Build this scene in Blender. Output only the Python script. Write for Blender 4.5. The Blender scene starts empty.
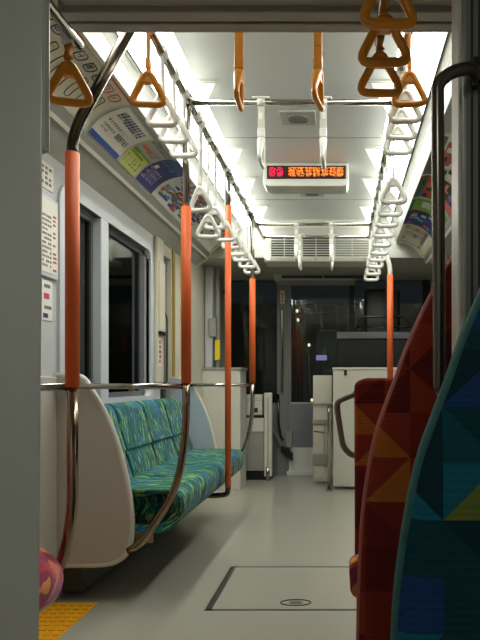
import bpy, bmesh, math, random
from mathutils import Vector, Matrix
random.seed(7)
S = bpy.context.scene
COL = S.collection
PI = math.pi

# ------------------------------------------------------------------ materials
def lin(c):
    return tuple(((v/255.0)/12.92 if v/255.0 <= .04045 else ((v/255.0+.055)/1.055)**2.4) for v in c)
MATS = {}
def mat(name, rgb, rough=.5, metal=0, spec=.5, bump=0, bscale=200, var=0, vscale=6, emit=0, coat=0):
    m = bpy.data.materials.new(name); m.use_nodes = True
    nt = m.node_tree; b = nt.nodes['Principled BSDF']
    c = lin(rgb)
    b.inputs['Base Color'].default_value = (*c, 1)
    b.inputs['Roughness'].default_value = rough
    b.inputs['Metallic'].default_value = metal
    b.inputs['Specular IOR Level'].default_value = spec
    if coat: b.inputs['Coat Weight'].default_value = coat
    tc = nt.nodes.new('ShaderNodeTexCoord')
    if var:
        n = nt.nodes.new('ShaderNodeTexNoise'); n.inputs['Scale'].default_value = vscale; n.inputs['Detail'].default_value = 5
        nt.links.new(tc.outputs['Object'], n.inputs['Vector'])
        mx = nt.nodes.new('ShaderNodeMix'); mx.data_type = 'RGBA'
        mx.inputs[6].default_value = (*[v*(1-var) for v in c], 1); mx.inputs[7].default_value = (*[min(1, v*(1+var)) for v in c], 1)
        nt.links.new(n.outputs['Fac'], mx.inputs[0]); nt.links.new(mx.outputs[2], b.inputs['Base Color'])
    if bump:
        n = nt.nodes.new('ShaderNodeTexNoise'); n.inputs['Scale'].default_value = bscale
        nt.links.new(tc.outputs['Object'], n.inputs['Vector'])
        bp = nt.nodes.new('ShaderNodeBump'); bp.inputs['Strength'].default_value = bump; bp.inputs['Distance'].default_value = .002
        nt.links.new(n.outputs['Fac'], bp.inputs['Height']); nt.links.new(bp.outputs['Normal'], b.inputs['Normal'])
    if emit:
        b.inputs['Emission Color'].default_value = (*c, 1); b.inputs['Emission Strength'].default_value = emit
    MATS[name] = m
    return m

mat('ceiling_white', (214,218,216), .38, var=.02)
mat('cove_white', (186,186,176), .5, var=.03)
mat('frame_white', (236,236,230), .4)
mat('cove_grey', (120,120,112), .5)
mat('groove', (52,52,50), .7)
mat('soffit', (168,168,158), .5, var=.04)
mat('wall_grey', (188,190,190), .45, var=.03)
mat('wall_cream', (196,190,170), .5, var=.04)
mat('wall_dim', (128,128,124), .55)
mat('frame_light', (196,200,204), .35)
mat('sash_grey', (112,114,118), .35, metal=.4)
mat('rubber', (14,14,15), .6)
mat('black', (12,12,13), .45)
mat('dark_plastic', (30,30,32), .4)
mat('steel', (172,168,158), .16, metal=1)
mat('steel_brown', (150,128,108), .14, metal=1)
mat('steel_brushed', (140,142,134), .38, metal=.4, var=.06, vscale=3)
mat('steel_rail', (120,112,100), .22, metal=.9)
mat('column_metal', (206,206,198), .34, metal=.25, var=.05, vscale=2)
mat('steel_dark', (92,86,76), .2, metal=1)
mat('orange_grip', (226,100,34), .55, bump=.05)
mat('gold_plastic', (214,136,24), .32)
mat('gold_strap', (196,126,36), .5)
mat('white_plastic', (222,222,212), .3)
mat('strap_white', (196,196,182), .55)
mat('panel_blue', (172,186,196), .45)
mat('panel_beige', (188,184,174), .45, var=.02)
mat('panel_edge', (214,210,196), .35)
mat('cab_white', (206,202,188), .45, var=.03)
mat('cab_grey', (150,148,140), .45)
mat('ac_white', (212,212,200), .4)
mat('ac_dark', (46,46,44), .6)
mat('header_taupe', (168,160,150), .5, var=.03)
mat('header_strip', (160,154,142), .4, metal=.3)
mat('door_grey', (132,134,140), .45, var=.03)
mat('kick_plate', (232,232,226), .35)
mat('mat_yellow', (244,176,16), .5)
mat('yellow', (236,206,20), .5)
mat('yellow_edge', (150,128,60), .5)
mat('red_mark', (190,40,40), .5)
mat('pink_mark', (206,50,110), .5)
mat('paper', (222,220,208), .6)
mat('paper_cream', (206,200,176), .6)
mat('ink_black', (36,36,44), .6)
mat('ink_grey', (110,108,104), .6)
mat('ink_red', (188,84,74), .6)
mat('ink_blue', (40,80,160), .6)
mat('ink_navy', (46,56,110), .6)
mat('ink_green', (120,160,50), .6)
mat('ink_lime', (206,210,130), .6)
mat('ink_dgreen', (60,100,60), .6)
mat('ink_violet', (104,92,150), .6)
mat('ink_indigo', (62,66,124), .6)
mat('ink_orange', (214,110,60), .6)
mat('ink_paleviolet', (176,160,196), .6)
mat('ink_sky', (90,150,200), .6)
mat('paper_grey', (176,178,168), .6)
mat('wood_tag', (196,150,100), .5, var=.1)
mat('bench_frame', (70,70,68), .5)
mat('lens', (252,255,248), .5, emit=8.5)
mat('fill_lens', (252,254,244), .5, emit=5)
mat('led_red', (240,24,70), .5, emit=.45)
mat('led_orange', (255,120,40), .5, emit=.95)
mat('led_off', (52,22,18), .4)
mat('outdoor_lamp', (190,180,255), .5, emit=.6)
mat('outdoor_dot', (255,220,180), .5, emit=2)
mat('asphalt', (44,44,46), .8, var=.2, vscale=2)
mat('outside_wall', (86,84,78), .8, var=.2, vscale=1)
mat('hatch_metal', (104,104,98), .35, metal=.7)
mat('floor_mark', (150,140,110), .4)

def floor_material():
    m = mat('floor_vinyl', (176,172,158), .24, var=.015, vscale=.8)
    nt = m.node_tree; b = nt.nodes['Principled BSDF']
    tc = nt.nodes['Texture Coordinate']
    n = nt.nodes.new('ShaderNodeTexNoise'); n.inputs['Scale'].default_value = 5; n.inputs['Detail'].default_value = 6
    nt.links.new(tc.outputs['Object'], n.inputs['Vector'])
    r = nt.nodes.new('ShaderNodeMapRange'); r.inputs['To Min'].default_value = .13; r.inputs['To Max'].default_value = .20
    nt.links.new(n.outputs['Fac'], r.inputs['Value']); nt.links.new(r.outputs['Result'], b.inputs['Roughness'])
floor_material()

def glass(name, tint, ior=1.45):
    m = bpy.data.materials.new(name); m.use_nodes = True; nt = m.node_tree; nt.nodes.clear()
    o = nt.nodes.new('ShaderNodeOutputMaterial'); t = nt.nodes.new('ShaderNodeBsdfTransparent'); g = nt.nodes.new('ShaderNodeBsdfGlossy')
    t.inputs['Color'].default_value = (*tint, 1); g.inputs['Roughness'].default_value = .015; g.inputs['Color'].default_value = (.8, .85, .84, 1)
    lw = nt.nodes.new('ShaderNodeFresnel'); lw.inputs['IOR'].default_value = ior
    mx = nt.nodes.new('ShaderNodeMixShader'); nt.links.new(lw.outputs[0], mx.inputs[0]); nt.links.new(t.outputs[0], mx.inputs[1]); nt.links.new(g.outputs[0], mx.inputs[2])
    nt.links.new(mx.outputs[0], o.inputs['Surface']); MATS[name] = m
glass('glass', (.55, .58, .56)); glass('glass_side', (.45, .48, .46), 1.95)

def math_node(nt, op, a, b=None, c=None):
    n = nt.nodes.new('ShaderNodeMath'); n.operation = op
    for i, v in enumerate((a, b, c)):
        if v is None: continue
        if isinstance(v, (int, float)): n.inputs[i].default_value = v
        else: nt.links.new(v, n.inputs[i])
    return n.outputs[0]

def ramp(nt, src, stops, interp='CONSTANT'):
    r = nt.nodes.new('ShaderNodeValToRGB'); r.color_ramp.interpolation = interp
    e = r.color_ramp.elements
    while len(e) < len(stops): e.new(.5)
    for i, (p, c) in enumerate(stops):
        e[i].position = p; e[i].color = (*lin(c), 1)
    nt.links.new(src, r.inputs[0]); return r.outputs[0]

def weave(nt, b, scale=160, strength=.35):
    tc = nt.nodes.new('ShaderNodeTexCoord'); w = nt.nodes.new('ShaderNodeTexWave')
    w.bands_direction = 'Z'; w.inputs['Scale'].default_value = scale/6.0; w.inputs['Distortion'].default_value = 1
    nt.links.new(tc.outputs['Object'], w.inputs['Vector'])
    bp = nt.nodes.new('ShaderNodeBump'); bp.inputs['Strength'].default_value = strength; bp.inputs['Distance'].default_value = .002
    nt.links.new(w.outputs['Fac'], bp.inputs['Height']); nt.links.new(bp.outputs['Normal'], b.inputs['Normal'])

def streak_fabric(name, cols, su=30, sv=5.5):
    m = bpy.data.materials.new(name); m.use_nodes = True; nt = m.node_tree; b = nt.nodes['Principled BSDF']
    b.inputs['Roughness'].default_value = .85; b.inputs['Specular IOR Level'].default_value = .2
    b.inputs['Sheen Weight'].default_value = .15
    uv = nt.nodes.new('ShaderNodeUVMap'); uv.uv_map = 'UVMap'
    sp = nt.nodes.new('ShaderNodeSeparateXYZ'); nt.links.new(uv.outputs[0], sp.inputs[0])
    def field(off, su, sv):
        sn = math_node(nt, 'SINE', math_node(nt, 'MULTIPLY', sp.outputs[1], 22.0+off))
        u = math_node(nt, 'ADD', sp.outputs[0], math_node(nt, 'MULTIPLY', sn, .018))
        cb = nt.nodes.new('ShaderNodeCombineXYZ')
        nt.links.new(math_node(nt, 'MULTIPLY', u, su), cb.inputs[0]); nt.links.new(math_node(nt, 'MULTIPLY', sp.outputs[1], sv), cb.inputs[1]); cb.inputs[2].default_value = off*3.1
        n = nt.nodes.new('ShaderNodeTexNoise'); n.inputs['Scale'].default_value = 1; n.inputs['Detail'].default_value = 1.0; n.inputs['Distortion'].default_value = .6
        nt.links.new(cb.outputs[0], n.inputs['Vector']); return n.outputs['Fac']
    c1 = ramp(nt, field(0, su, sv), cols[0])
    f2 = field(2.0, su*1.25, sv*1.1)
    mask = math_node(nt, 'GREATER_THAN', f2, .60)
    mx = nt.nodes.new('ShaderNodeMix'); mx.data_type = 'RGBA'; nt.links.new(mask, mx.inputs[0]); nt.links.new(c1, mx.inputs[6]); mx.inputs[7].default_value = (*lin(cols[1]), 1)
    f3 = field(5.0, su*1.1, sv*.9); mask3 = math_node(nt, 'GREATER_THAN', f3, .605)
    m3 = nt.nodes.new('ShaderNodeMix'); m3.data_type = 'RGBA'; nt.links.new(mask3, m3.inputs[0]); nt.links.new(mx.outputs[2], m3.inputs[6]); m3.inputs[7].default_value = (*lin(cols[2]), 1)
    nt.links.new(m3.outputs[2], b.inputs['Base Color'])
    MATS[name] = m
streak_fabric('green_fabric', [[(0,(0,60,62)),(.43,(0,88,80)),(.54,(6,112,96)),(.62,(0,80,100))], (132,176,88), (30,104,150)], 40, 9)
streak_fabric('pink_fabric', [[(0,(150,52,84)),(.45,(186,70,84)),(.6,(150,60,110))], (226,150,80), (214,120,80)], 14, 9)

def triangle_fabric(name, stops, cell, ox, oz):
    m = bpy.data.materials.new(name); m.use_nodes = True; nt = m.node_tree; b = nt.nodes['Principled BSDF']
    b.inputs['Roughness'].default_value = .9; b.inputs['Specular IOR Level'].default_value = .15
    tc = nt.nodes.new('ShaderNodeTexCoord'); sp = nt.nodes.new('ShaderNodeSeparateXYZ'); nt.links.new(tc.outputs['Object'], sp.inputs[0])
    x = math_node(nt, 'MULTIPLY', math_node(nt, 'ADD', sp.outputs[0], ox), 1/cell)
    z = math_node(nt, 'MULTIPLY', math_node(nt, 'ADD', sp.outputs[2], oz), 1/cell)
    fx = math_node(nt, 'FLOOR', x); fz = math_node(nt, 'FLOOR', z)
    rx = math_node(nt, 'FRACT', x); rz = math_node(nt, 'FRACT', z)
    par = math_node(nt, 'FLOORED_MODULO', math_node(nt, 'ADD', fx, fz), 2)
    d1 = math_node(nt, 'GREATER_THAN', rx, rz)
    d2 = math_node(nt, 'GREATER_THAN', math_node(nt, 'ADD', rx, rz), 1)
    h = math_node(nt, 'ADD', math_node(nt, 'MULTIPLY', d1, par), math_node(nt, 'MULTIPLY', d2, math_node(nt, 'SUBTRACT', 1, par)))
    cb = nt.nodes.new('ShaderNodeCombineXYZ'); nt.links.new(fx, cb.inputs[0]); nt.links.new(fz, cb.inputs[1]); nt.links.new(h, cb.inputs[2])
    wn = nt.nodes.new('ShaderNodeTexWhiteNoise'); wn.noise_dimensions = '3D'; nt.links.new(cb.outputs[0], wn.inputs['Vector'])
    nt.links.new(ramp(nt, wn.outputs['Value'], stops), b.inputs['Base Color'])
    weave(nt, b)
    MATS[name] = m
triangle_fabric('red_fabric', [(0,(118,36,24)),(.28,(92,28,22)),(.48,(132,48,30)),(.68,(160,90,32)),(.84,(100,32,34))], .105, 5.045, 3.06)
triangle_fabric('blue_fabric', [(0,(16,58,66)),(.28,(22,92,108)),(.46,(14,46,54)),(.66,(28,58,104)),(.80,(98,110,46)),(.92,(18,70,82))], .085, 5.02, 3.03)
mat('red_edge_lit', (150,74,60), .85, bump=.3)  # paler than the fabric: light on the seat's side put into the colour
mat('blue_edge_lit', (34,92,88), .85, bump=.5, var=.5, vscale=40)  # mottled fabric edge with the lit teal band put into its colour
mat('grey_handle', (120,104,90), .4)

# ------------------------------------------------------------------ mesh building
def fillet(pts, r, n=6):
    out = [Vector(pts[0])]
    for i in range(1, len(pts)-1):
        p, a, b = Vector(pts[i]), Vector(pts[i-1]), Vector(pts[i+1])
        da, db = (a-p), (b-p); rr = min(r, da.length*.49, db.length*.49)
        s, e = p+da.normalized()*rr, p+db.normalized()*rr
        for k in range(n+1):
            t = k/n; out.append(s*(1-t)**2+p*2*t*(1-t)+e*t*t)
    out.append(Vector(pts[-1])); return out

class MB:
    def __init__(s):
        s.bm = bmesh.new(); s.mats = []; s.uv = s.bm.loops.layers.uv.new('UVMap'); s.smooth = False
    def mi(s, m):
        if m not in s.mats: s.mats.append(m)
        return s.mats.index(m)
    def merge(s, t, m, smooth=False):
        i = s.mi(m)
        for f in t.faces: f.material_index = i; f.smooth = smooth
        me = bpy.data.meshes.new('t'); t.to_mesh(me); t.free(); s.bm.from_mesh(me); bpy.data.meshes.remove(me)
    def box(s, x0, x1, y0, y1, z0, z1, m, bev=0, seg=2):
        t = bmesh.new(); bmesh.ops.create_cube(t, size=1)
        for v in t.verts:
            v.co = Vector((x0+(v.co.x+.5)*(x1-x0), y0+(v.co.y+.5)*(y1-y0), z0+(v.co.z+.5)*(z1-z0)))
        if bev: bmesh.ops.bevel(t, geom=t.edges[:], offset=bev, segments=seg, affect='EDGES', profile=.5)
        s.merge(t, m, bev > 0 and seg > 2); return s
    def prism(s, pts, axis, a0, a1, m, bev=0, seg=2, smooth=False):
        # pts: 2D outline; axis 'y': (x,z); 'x': (y,z); 'z': (x,y)
        t = bmesh.new()
        def P(p, a):
            return {'y': (p[0], a, p[1]), 'x': (a, p[0], p[1]), 'z': (p[0], p[1], a)}[axis]
        A = [t.verts.new(P(p, a0)) for p in pts]; B = [t.verts.new(P(p, a1)) for p in pts]
        t.faces.new(A); t.faces.new(B[::-1])
        n = len(pts)
        for i in range(n): t.faces.new((A[i], B[i], B[(i+1) % n], A[(i+1) % n]))
        bmesh.ops.recalc_face_normals(t, faces=t.faces[:])
        if bev:
            ed = [e for e in t.edges if (e.verts[0] in A) == (e.verts[1] in A)]
            bmesh.ops.bevel(t, geom=ed, offset=bev, segments=seg, affect='EDGES', profile=.5)
        s.merge(t, m, smooth); return s
    def tube(s, pts, r, m, seg=12, closed=False, flat=1.0):
        pts = [Vector(p) for p in pts]; n = len(pts); t = bmesh.new(); rings = []
        tan = []
        for i in range(n):
            if closed: d = pts[(i+1) % n]-pts[i-1]
            else: d = pts[min(i+1, n-1)]-pts[max(i-1, 0)]
            tan.append(d.normalized())
        up = Vector((0, 0, 1)) if abs(tan[0].z) < .9 else Vector((0, 1, 0))
        nrm = (up-tan[0]*up.dot(tan[0])).normalized()
        for i in range(n):
            nrm = (nrm-tan[i]*nrm.dot(tan[i])).normalized(); bi = tan[i].cross(nrm)
            rr = r[i] if isinstance(r, (list, tuple)) else r
            rings.append([t.verts.new(pts[i]+(nrm*math.cos(2*PI*k/seg)+bi*math.sin(2*PI*k/seg)*flat)*rr) for k in range(seg)])
        for i in range(n if closed else n-1):
            a, b = rings[i], rings[(i+1) % n]
            for k in range(seg): t.faces.new((a[k], a[(k+1) % seg], b[(k+1) % seg], b[k]))
        if not closed: t.faces.new(rings[0][::-1]); t.faces.new(rings[-1])
        bmesh.ops.recalc_face_normals(t, faces=t.faces[:])
        s.merge(t, m, True); return s
    def cyl(s, p, q, r, m, seg=20): return s.tube([p, q], r, m, seg)
    def quad(s, ps, m):
        f = s.bm.faces.new([s.bm.verts.new(p) for p in ps]); f.material_index = s.mi(m); return f
    def build(s, name, parent=None):
        me = bpy.data.meshes.new(name)
        if parent is not None:
            loc = Vector(parent['_o'])
            for v in s.bm.verts: v.co -= loc
        s.bm.to_mesh(me); s.bm.free()
        for m in s.mats: me.materials.append(MATS[m])
        o = bpy.data.objects.new(name, me); COL.objects.link(o)
        if parent is not None: o.parent = parent; o['_o'] = list(parent['_o'])
        return o

def thing(name, label, cat, loc, group=None):
    o = bpy.data.objects.new(name, None); COL.objects.link(o); o.location = loc; o.empty_display_size = .05
    o['label'] = label; o['category'] = cat; o['_o'] = list(loc)
    if group: o['group'] = group
    return o
def tag(o, label, cat, group=None):
    o['label'] = label; o['category'] = cat
    if group: o['group'] = group
    return o
def struct(o): o['kind'] = 'structure'; return o
def copy_tree(o, parent=None):
    c = o.copy(); COL.objects.link(c)
    if parent is not None: c.parent = parent
    for ch in o.children: copy_tree(ch, c)
    return c

# ------------------------------------------------------------------ frame of the car (camera stands at x=0, y=0, z=1)
XL, XR = -1.32, .96        # side walls
YF, YB = 6.2, -1.5         # front wall, wall behind
ZC = 2.43                  # ceiling
XC = -.225                 # ceiling centre line

# floor
b = MB(); b.box(XL-.1, XR+.1, YB-.1, YF+.1, -.05, 0, 'floor_vinyl'); fl = struct(b.build('floor'))
b = MB(); b.box(-1.55+.02, XR+.6, YF+.1, 12, -.6, -.55, 'asphalt'); b.box(-8, 8, YB-6, 14, -.75, -.6, 'asphalt'); struct(b.build('floor_outside'))

# ceiling (flat middle, low soffit over the front, low ceiling of the near section)
b = MB()
b.box(-.69, .24, 1.8, 5.105, ZC, ZC+.04, 'ceiling_white')
for yy in (3.32, 4.44): b.box(-.68, .23, yy, yy+.006, ZC-.0008, ZC+.01, 'cove_grey')
struct(b.build('ceiling'))
b = MB(); b.box(-.83, .46, .2, 1.76, 2.125, 2.47, 'header_taupe', .01); b.box(-.85, .47, 1.70, 1.745, 2.105, 2.2, 'header_strip', .004); b.box(-.85, .47, 1.757, 1.80, 2.105, 2.47, 'header_strip', .004)
b.box(-.85, .47, 1.745, 1.757, 2.115, 2.2, 'groove')
struct(b.build('ceiling_near'))
b = MB(); b.box(XL-.06, XR+.06, YB-.1, .2, 2.30, 2.36, 'header_taupe'); struct(b.build('ceiling_rear'))
b = MB()
b.box(XL-.1, -.69, 5.105, YF+.1, 2.12, 2.5, 'soffit', .008)
b.box(.30, XR+.1, 5.105, YF+.1, 2.12, 2.5, 'soffit', .008)
b.box(-.70, .30, 5.3, YF+.1, 2.12, 2.2, 'soffit')
b.box(-.69, .30, 5.021, 5.06, 2.30, 2.5, 'soffit')
struct(b.build('ceiling_front'))

# cove: lens strip, frame, curved poster bed, lip and soffit, both sides
CP = {-1: [(-.93, 2.252), (-.985, 2.266), (-1.06, 2.247), (-1.117, 2.214), (-1.177, 2.152)], 1: [(.48, 2.252), (.53, 2.258), (.61, 2.235), (.67, 2.192), (.73, 2.112)]}
def side_pts(sgn):
    if sgn < 0: return XL, [(-.69, 2.43), (-.88, 2.372)], -1
    return XR, [(.24, 2.43), (.41, 2.376)], 1
def arc(sgn, t, off=0):
    P = [Vector(p) for p in CP[sgn]]; P = [P[0]*2-P[1]]+P+[P[-1]*2-P[-2]]
    def ev(t):
        u = max(0, min(3.9999, t*4)); k = int(u); u -= k; a, p, q, r = P[k:k+4]
        return .5*((2*p)+(-a+q)*u+(2*a-5*p+4*q-r)*u*u+(-a+3*p-3*q+r)*u**3)
    p = ev(t); d = (ev(min(1, t+.01))-ev(max(0, t-.01))).normalized(); n = Vector((-d.y, d.x))
    if n.dot(Vector((XC, 1.2))-p) < 0: n = -n
    return p+n*off
def strip(b, pts, y0, y1, m, smooth=False):
    for i in range(len(pts)-1):
        p, q = pts[i], pts[i+1]
        f = b.quad([(p[0], y0, p[1]), (p[0], y1, p[1]), (q[0], y1, q[1]), (q[0], y0, q[1])], m); f.smooth = smooth
def cove(sgn, y0, y1, ls):
    wall, pre, q = side_pts(sgn)
    lens = MB()
    lens.prism([(pre[0][0], pre[0][1]), (pre[1][0], pre[1][1]), (pre[1][0]+.0, pre[1][1]+.03), (pre[0][0], pre[0][1]+.03)], 'y', ls, y1-.03, 'lens')
    b = MB()
    x = pre[1][0]
    bed = [arc(sgn, k/14, -.004) for k in range(15)]
    prof = [(x, 2.40), (x+q*.004, 2.375), (x+q*.012, 2.385), (x+q*.016, 2.368)]
    strip(b, prof, y0, y1, 'cove_grey')
    strip(b, [(x+q*.016, 2.372), (x+q*.042, 2.352)], y0, y1, 'frame_white')
    strip(b, [(x+q*.042, 2.352), (bed[0].x, bed[0].y)], y0, y1, 'cove_grey')
    strip(b, bed, y0, y1, 'cove_white', True)
    e = bed[-1]
    lip = [(e.x, e.y), (e.x+q*.001, e.y-.012), (e.x+q*.010, e.y-.040), (e.x+q*.022, e.y-.056)]
    strip(b, lip[:2], y0, y1, 'cove_grey'); strip(b, lip[1:3], y0, y1, 'cove_grey'); strip(b, lip[2:], y0, y1, 'panel_edge')
    zl = lip[-1][1]
    strip(b, [lip[-1], (lip[-1][0]+q*.005, zl+.012), (wall+q*.0, 2.03), (wall+q*.06, 2.03)], y0, y1, 'soffit')
    # solid back so that the cove has depth
    top = [(wall+q*.06, 2.5), (x, 2.5), (x, 2.40)]
    strip(b, [(wall+q*.0, 2.03), (wall+q*.06, 2.03)]+top, y0, y1, 'cove_grey')
    # end cap at the front
    def cap(y, inset):
        pts = [(x, 2.40)]+[(x+q*.042, 2.352)]+[(p.x, p.y) for p in bed]+lip[1:]+[(wall+q*.0, 2.03), (wall+q*.06, 2.03), (wall+q*.06, 2.5), (x, 2.5)]
        c = MB().prism(pts, 'y', y, y+.02, 'cove_white'); return c
    o = struct(b.build('trim_1' if sgn < 0 else 'trim_2'))
    c = cap(y1, 0).build('end_cap', None); c.parent = o
    # curved white end panel edge
    rim = MB(); rim.tube([(arc(sgn, k/14, .004).x, y1-.012, arc(sgn, k/14, .004).y) for k in range(15)], .011, 'panel_edge', 8); r = rim.build('rim'); r.parent = o
    lo = lens.build('ceiling_light_strip', None)
    return lo
l1 = cove(-1, .2, 5.08, 1.84); tag(l1, 'long white luminous ceiling strip above the left-hand strap rail', 'ceiling light', 'luminous ceiling strips')
l2 = cove(1, .2, 5.08, 1.84); tag(l2, 'long white luminous ceiling strip above the right-hand strap rail', 'ceiling light', 'luminous ceiling strips')
# flat filler of ceiling above near section, beyond
# fill lamp added over the unseen rear section to brighten near columns and seats
t = thing('rear_fill_lamp', 'added ceiling fill lamp over the rear section, unseen behind the camera', 'ceiling light', (-.35, -.75, 2.3))
MB().box(-.6, -.1, -1.1, -.4, 2.25, 2.30, 'cove_white', .01).build('housing', t)
MB().box(-.57, -.13, -1.07, -.43, 2.24, 2.25, 'fill_lens').build('diffuser', t)

# ---------------------------------------------------------------- left wall with window opening
def wall_box(b, y0, y1, z0, z1, m, x=XL, th=.07, bev=0):
    if x < 0: b.box(x-th, x, y0, y1, z0, z1, m, bev)
    else: b.box(x, x+th, y0, y1, z0, z1, m, bev)
WY0, WY1, WZ0, WZ1 = 2.69, 3.90, .915, 1.90
b = MB()
wall_box(b, YB, WY0, 0, 2.2, 'wall_grey'); wall_box(b, WY0, WY1, 0, WZ0, 'wall_grey'); wall_box(b, WY0, WY1, WZ1, 2.2, 'wall_grey'); wall_box(b, WY1, 4.14, 0, 2.2, 'wall_grey')
wall_box(b, 4.40, YF, 0, 2.2, 'wall_cream')
wall_box(b, 4.14, 4.40, 1.95, 2.2, 'wall_cream'); wall_box(b, 4.14, 4.40, 0, .12, 'wall_dim')
b.box(XL-.005, XL+.012, 4.42, 4.47, 0, 2.08, 'yellow_edge')
b.box(XL-.005, XL+.02, 4.62, 5.30, 0, 2.1, 'wall_cream', .006)
struct(b.build('wall_left'))
def ring_frame(b, y0, y1, z0, z1, w, x0, x1, m, r=.05):
    # rounded rectangular frame in the YZ plane
    def rr(y0, y1, z0, z1, r, n=5):
        out = []
        for (cy, cz, a) in ((y1-r, z1-r, 0), (y0+r, z1-r, 90), (y0+r, z0+r, 180), (y1-r, z0+r, 270)):
            for k in range(n+1):
                t = math.radians(a+90*k/n); out.append((cy+r*math.cos(t), cz+r*math.sin(t)))
        return out
    O = rr(y0-w, y1+w, z0-w, z1+w, r+w); I = rr(y0, y1, z0, z1, r); n = len(O)
    for i in range(n):
        j = (i+1) % n
        b.quad([(x1, *O[i]), (x1, *O[j]), (x1, *I[j]), (x1, *I[i])], m)
        b.quad([(x0, *I[i]), (x0, *I[j]), (x1, *I[j]), (x1, *I[i])], m)
        b.quad([(x0, *O[i]), (x0, *O[j]), (x1, *O[j]), (x1, *O[i])], m)
        b.quad([(x0, *O[i]), (x0, *O[j]), (x0, *I[j]), (x0, *I[i])], m)
b = MB(); ring_frame(b, WY0+.0, WY1-.0, WZ0, WZ1, .05, XL-.02, XL+.014, 'frame_light', .05)
b.box(XL-.05, XL+.012, 3.10, 3.20, WZ0-.01, WZ1+.01, 'frame_light', .006)
win = struct(b.build('window_1'))
def sash(y0, y1, w, parent, x=XL-.045):
    b = MB(); ring_frame(b, y0+w, y1-w, WZ0+.03, WZ1-.03, w, x-.015, x+.012, 'sash_grey', .02)
    b.box(x-.016, x+.004, y0+w-.004, y0+w+.01, WZ0+.02, WZ1-.02, 'rubber'); b.box(x-.016, x+.004, y1-w-.012, y1-w+.004, WZ0+.02, WZ1-.02, 'rubber')
    o = b.build('sash'); o.parent = parent
    g = MB().box(x-.012, x-.006, y0+w-.01, y1-w+.01, WZ0+.01, WZ1-.01, 'glass_side').build('pane'); g.parent = o
sash(2.67, 3.12, .045, win); sash(3.19, 3.92, .10, win)
# side door of the front entrance
b = MB(); ring_frame(b, 4.19, 4.33, .5, 1.82, .05, XL-.06, XL-.03, 'sash_grey', .05); d = struct(b.build('door_1'))
b = MB(); b.box(XL-.06, XL-.03, 4.14, 4.40, .12, .47, 'sash_grey'); b.box(XL-.06, XL-.03, 4.14, 4.40, 1.86, 1.95, 'sash_grey'); b.build('door_panel').parent = d
MB().box(XL-.05, XL-.044, 4.17, 4.35, .48, 1.84, 'glass').build('pane').parent = d
t = thing('grab_rail', 'thin chrome grab rail beside the narrow side door window', 'grab rail', (XL, 4.25, 1.1))
MB().tube(fillet([(XL-.04, 4.16, 1.52), (XL+.01, 4.18, 1.52), (XL+.01, 4.27, 1.5), (XL+.01, 4.27, 1.0), (XL-.04, 4.27, 1.0)], .04), .006, 'steel').build('rail', t)
# pillar between window and door, with its slot panel and stickers
t = thing('door_pillar', 'cream pillar panel between the big side window and the front door', 'pillar', (XL, 4.05, 1.0))
MB().box(XL-.0, XL+.03, 3.99, 4.13, 1.0, 2.03, 'wall_cream', .008).box(XL-.0, XL+.045, 4.00, 4.12, 1.36, 1.86, 'wall_cream', .008).build('panel', t)
b = MB(); b.box(XL+.03, XL+.05, 4.00, 4.11, 1.34, 1.365, 'dark_plastic'); b.build('tray', t)
b = MB(); b.box(XL+.0, XL+.033, 4.005, 4.06, 1.12, 1.32, 'paper')
for k, m in enumerate(('ink_orange', 'ink_violet', 'ink_red', 'ink_indigo', 'ink_orange')): b.box(XL+.02, XL+.0345, 4.008+.008*(k % 2), 4.045+.004*(k % 3), 1.14+.034*k, 1.165+.034*k, m)
b.build('sticker', t)
# wall notices at the left edge
def glyph_rows(b, plane, x, u0, u1, z0, z1, rows, cols, m, fill=.6):
    du = (u1-u0)/cols; dz = (z1-z0)/rows
    for r in range(rows):
        for c in range(cols):
            if random.random() < .12: continue
            a = u0+du*(c+.1); h = z0+dz*(r+.2); w = du*fill*random.uniform(.7, 1.2)
            if plane == 'x': b.box(x-.001, x+.0008, a, a+w, h, h+dz*.5, m)
            else: b.box(a, a+w, x-.0008, x+.001, h, h+dz*.5, m)
t = thing('notice_board', 'framed paper notice with rows of red and grey print, left of the window', 'notice', (XL, 2.58, 1.48))
MB().box(XL, XL+.014, 2.46, 2.625, 1.47, 1.83, 'frame_light', .004).build('frame', t)
b = MB(); b.box(XL+.012, XL+.016, 2.475, 2.61, 1.49, 1.815, 'paper')
glyph_rows(b, 'x', XL+.0165, 2.48, 2.56, 1.51, 1.75, 12, 5, 'ink_grey'); glyph_rows(b, 'x', XL+.0165, 2.57, 2.60, 1.5, 1.76, 14, 1, 'ink_red', .9)
b.build('sheet', t)
b = MB(); b.box(XL, XL+.004, 2.45, 2.60, 1.865, 1.98, 'paper'); glyph_rows(b, 'x', XL+.0045, 2.46, 2.59, 1.88, 1.97, 4, 4, 'ink_grey')
tag(b.build('paper_notice'), 'small grey-lined paper notice high on the wall above the red print notice', 'notice')
b = MB(); b.box(XL, XL+.004, 2.50, 2.59, 1.28, 1.46, 'paper')
b.box(XL+.003, XL+.005, 2.515, 2.56, 1.375, 1.40, 'pink_mark'); b.box(XL+.003, XL+.005, 2.52, 2.58, 1.33, 1.345, 'ink_grey'); b.box(XL+.003, XL+.005, 2.51, 2.55, 1.29, 1.31, 'ink_navy'); b.box(XL+.003, XL+.005, 2.52, 2.57, 1.425, 1.44, 'ink_grey')
tag(b.build('pictogram_sticker'), 'white pictogram sticker with a pink and a navy mark below the notice board', 'sticker')

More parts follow.
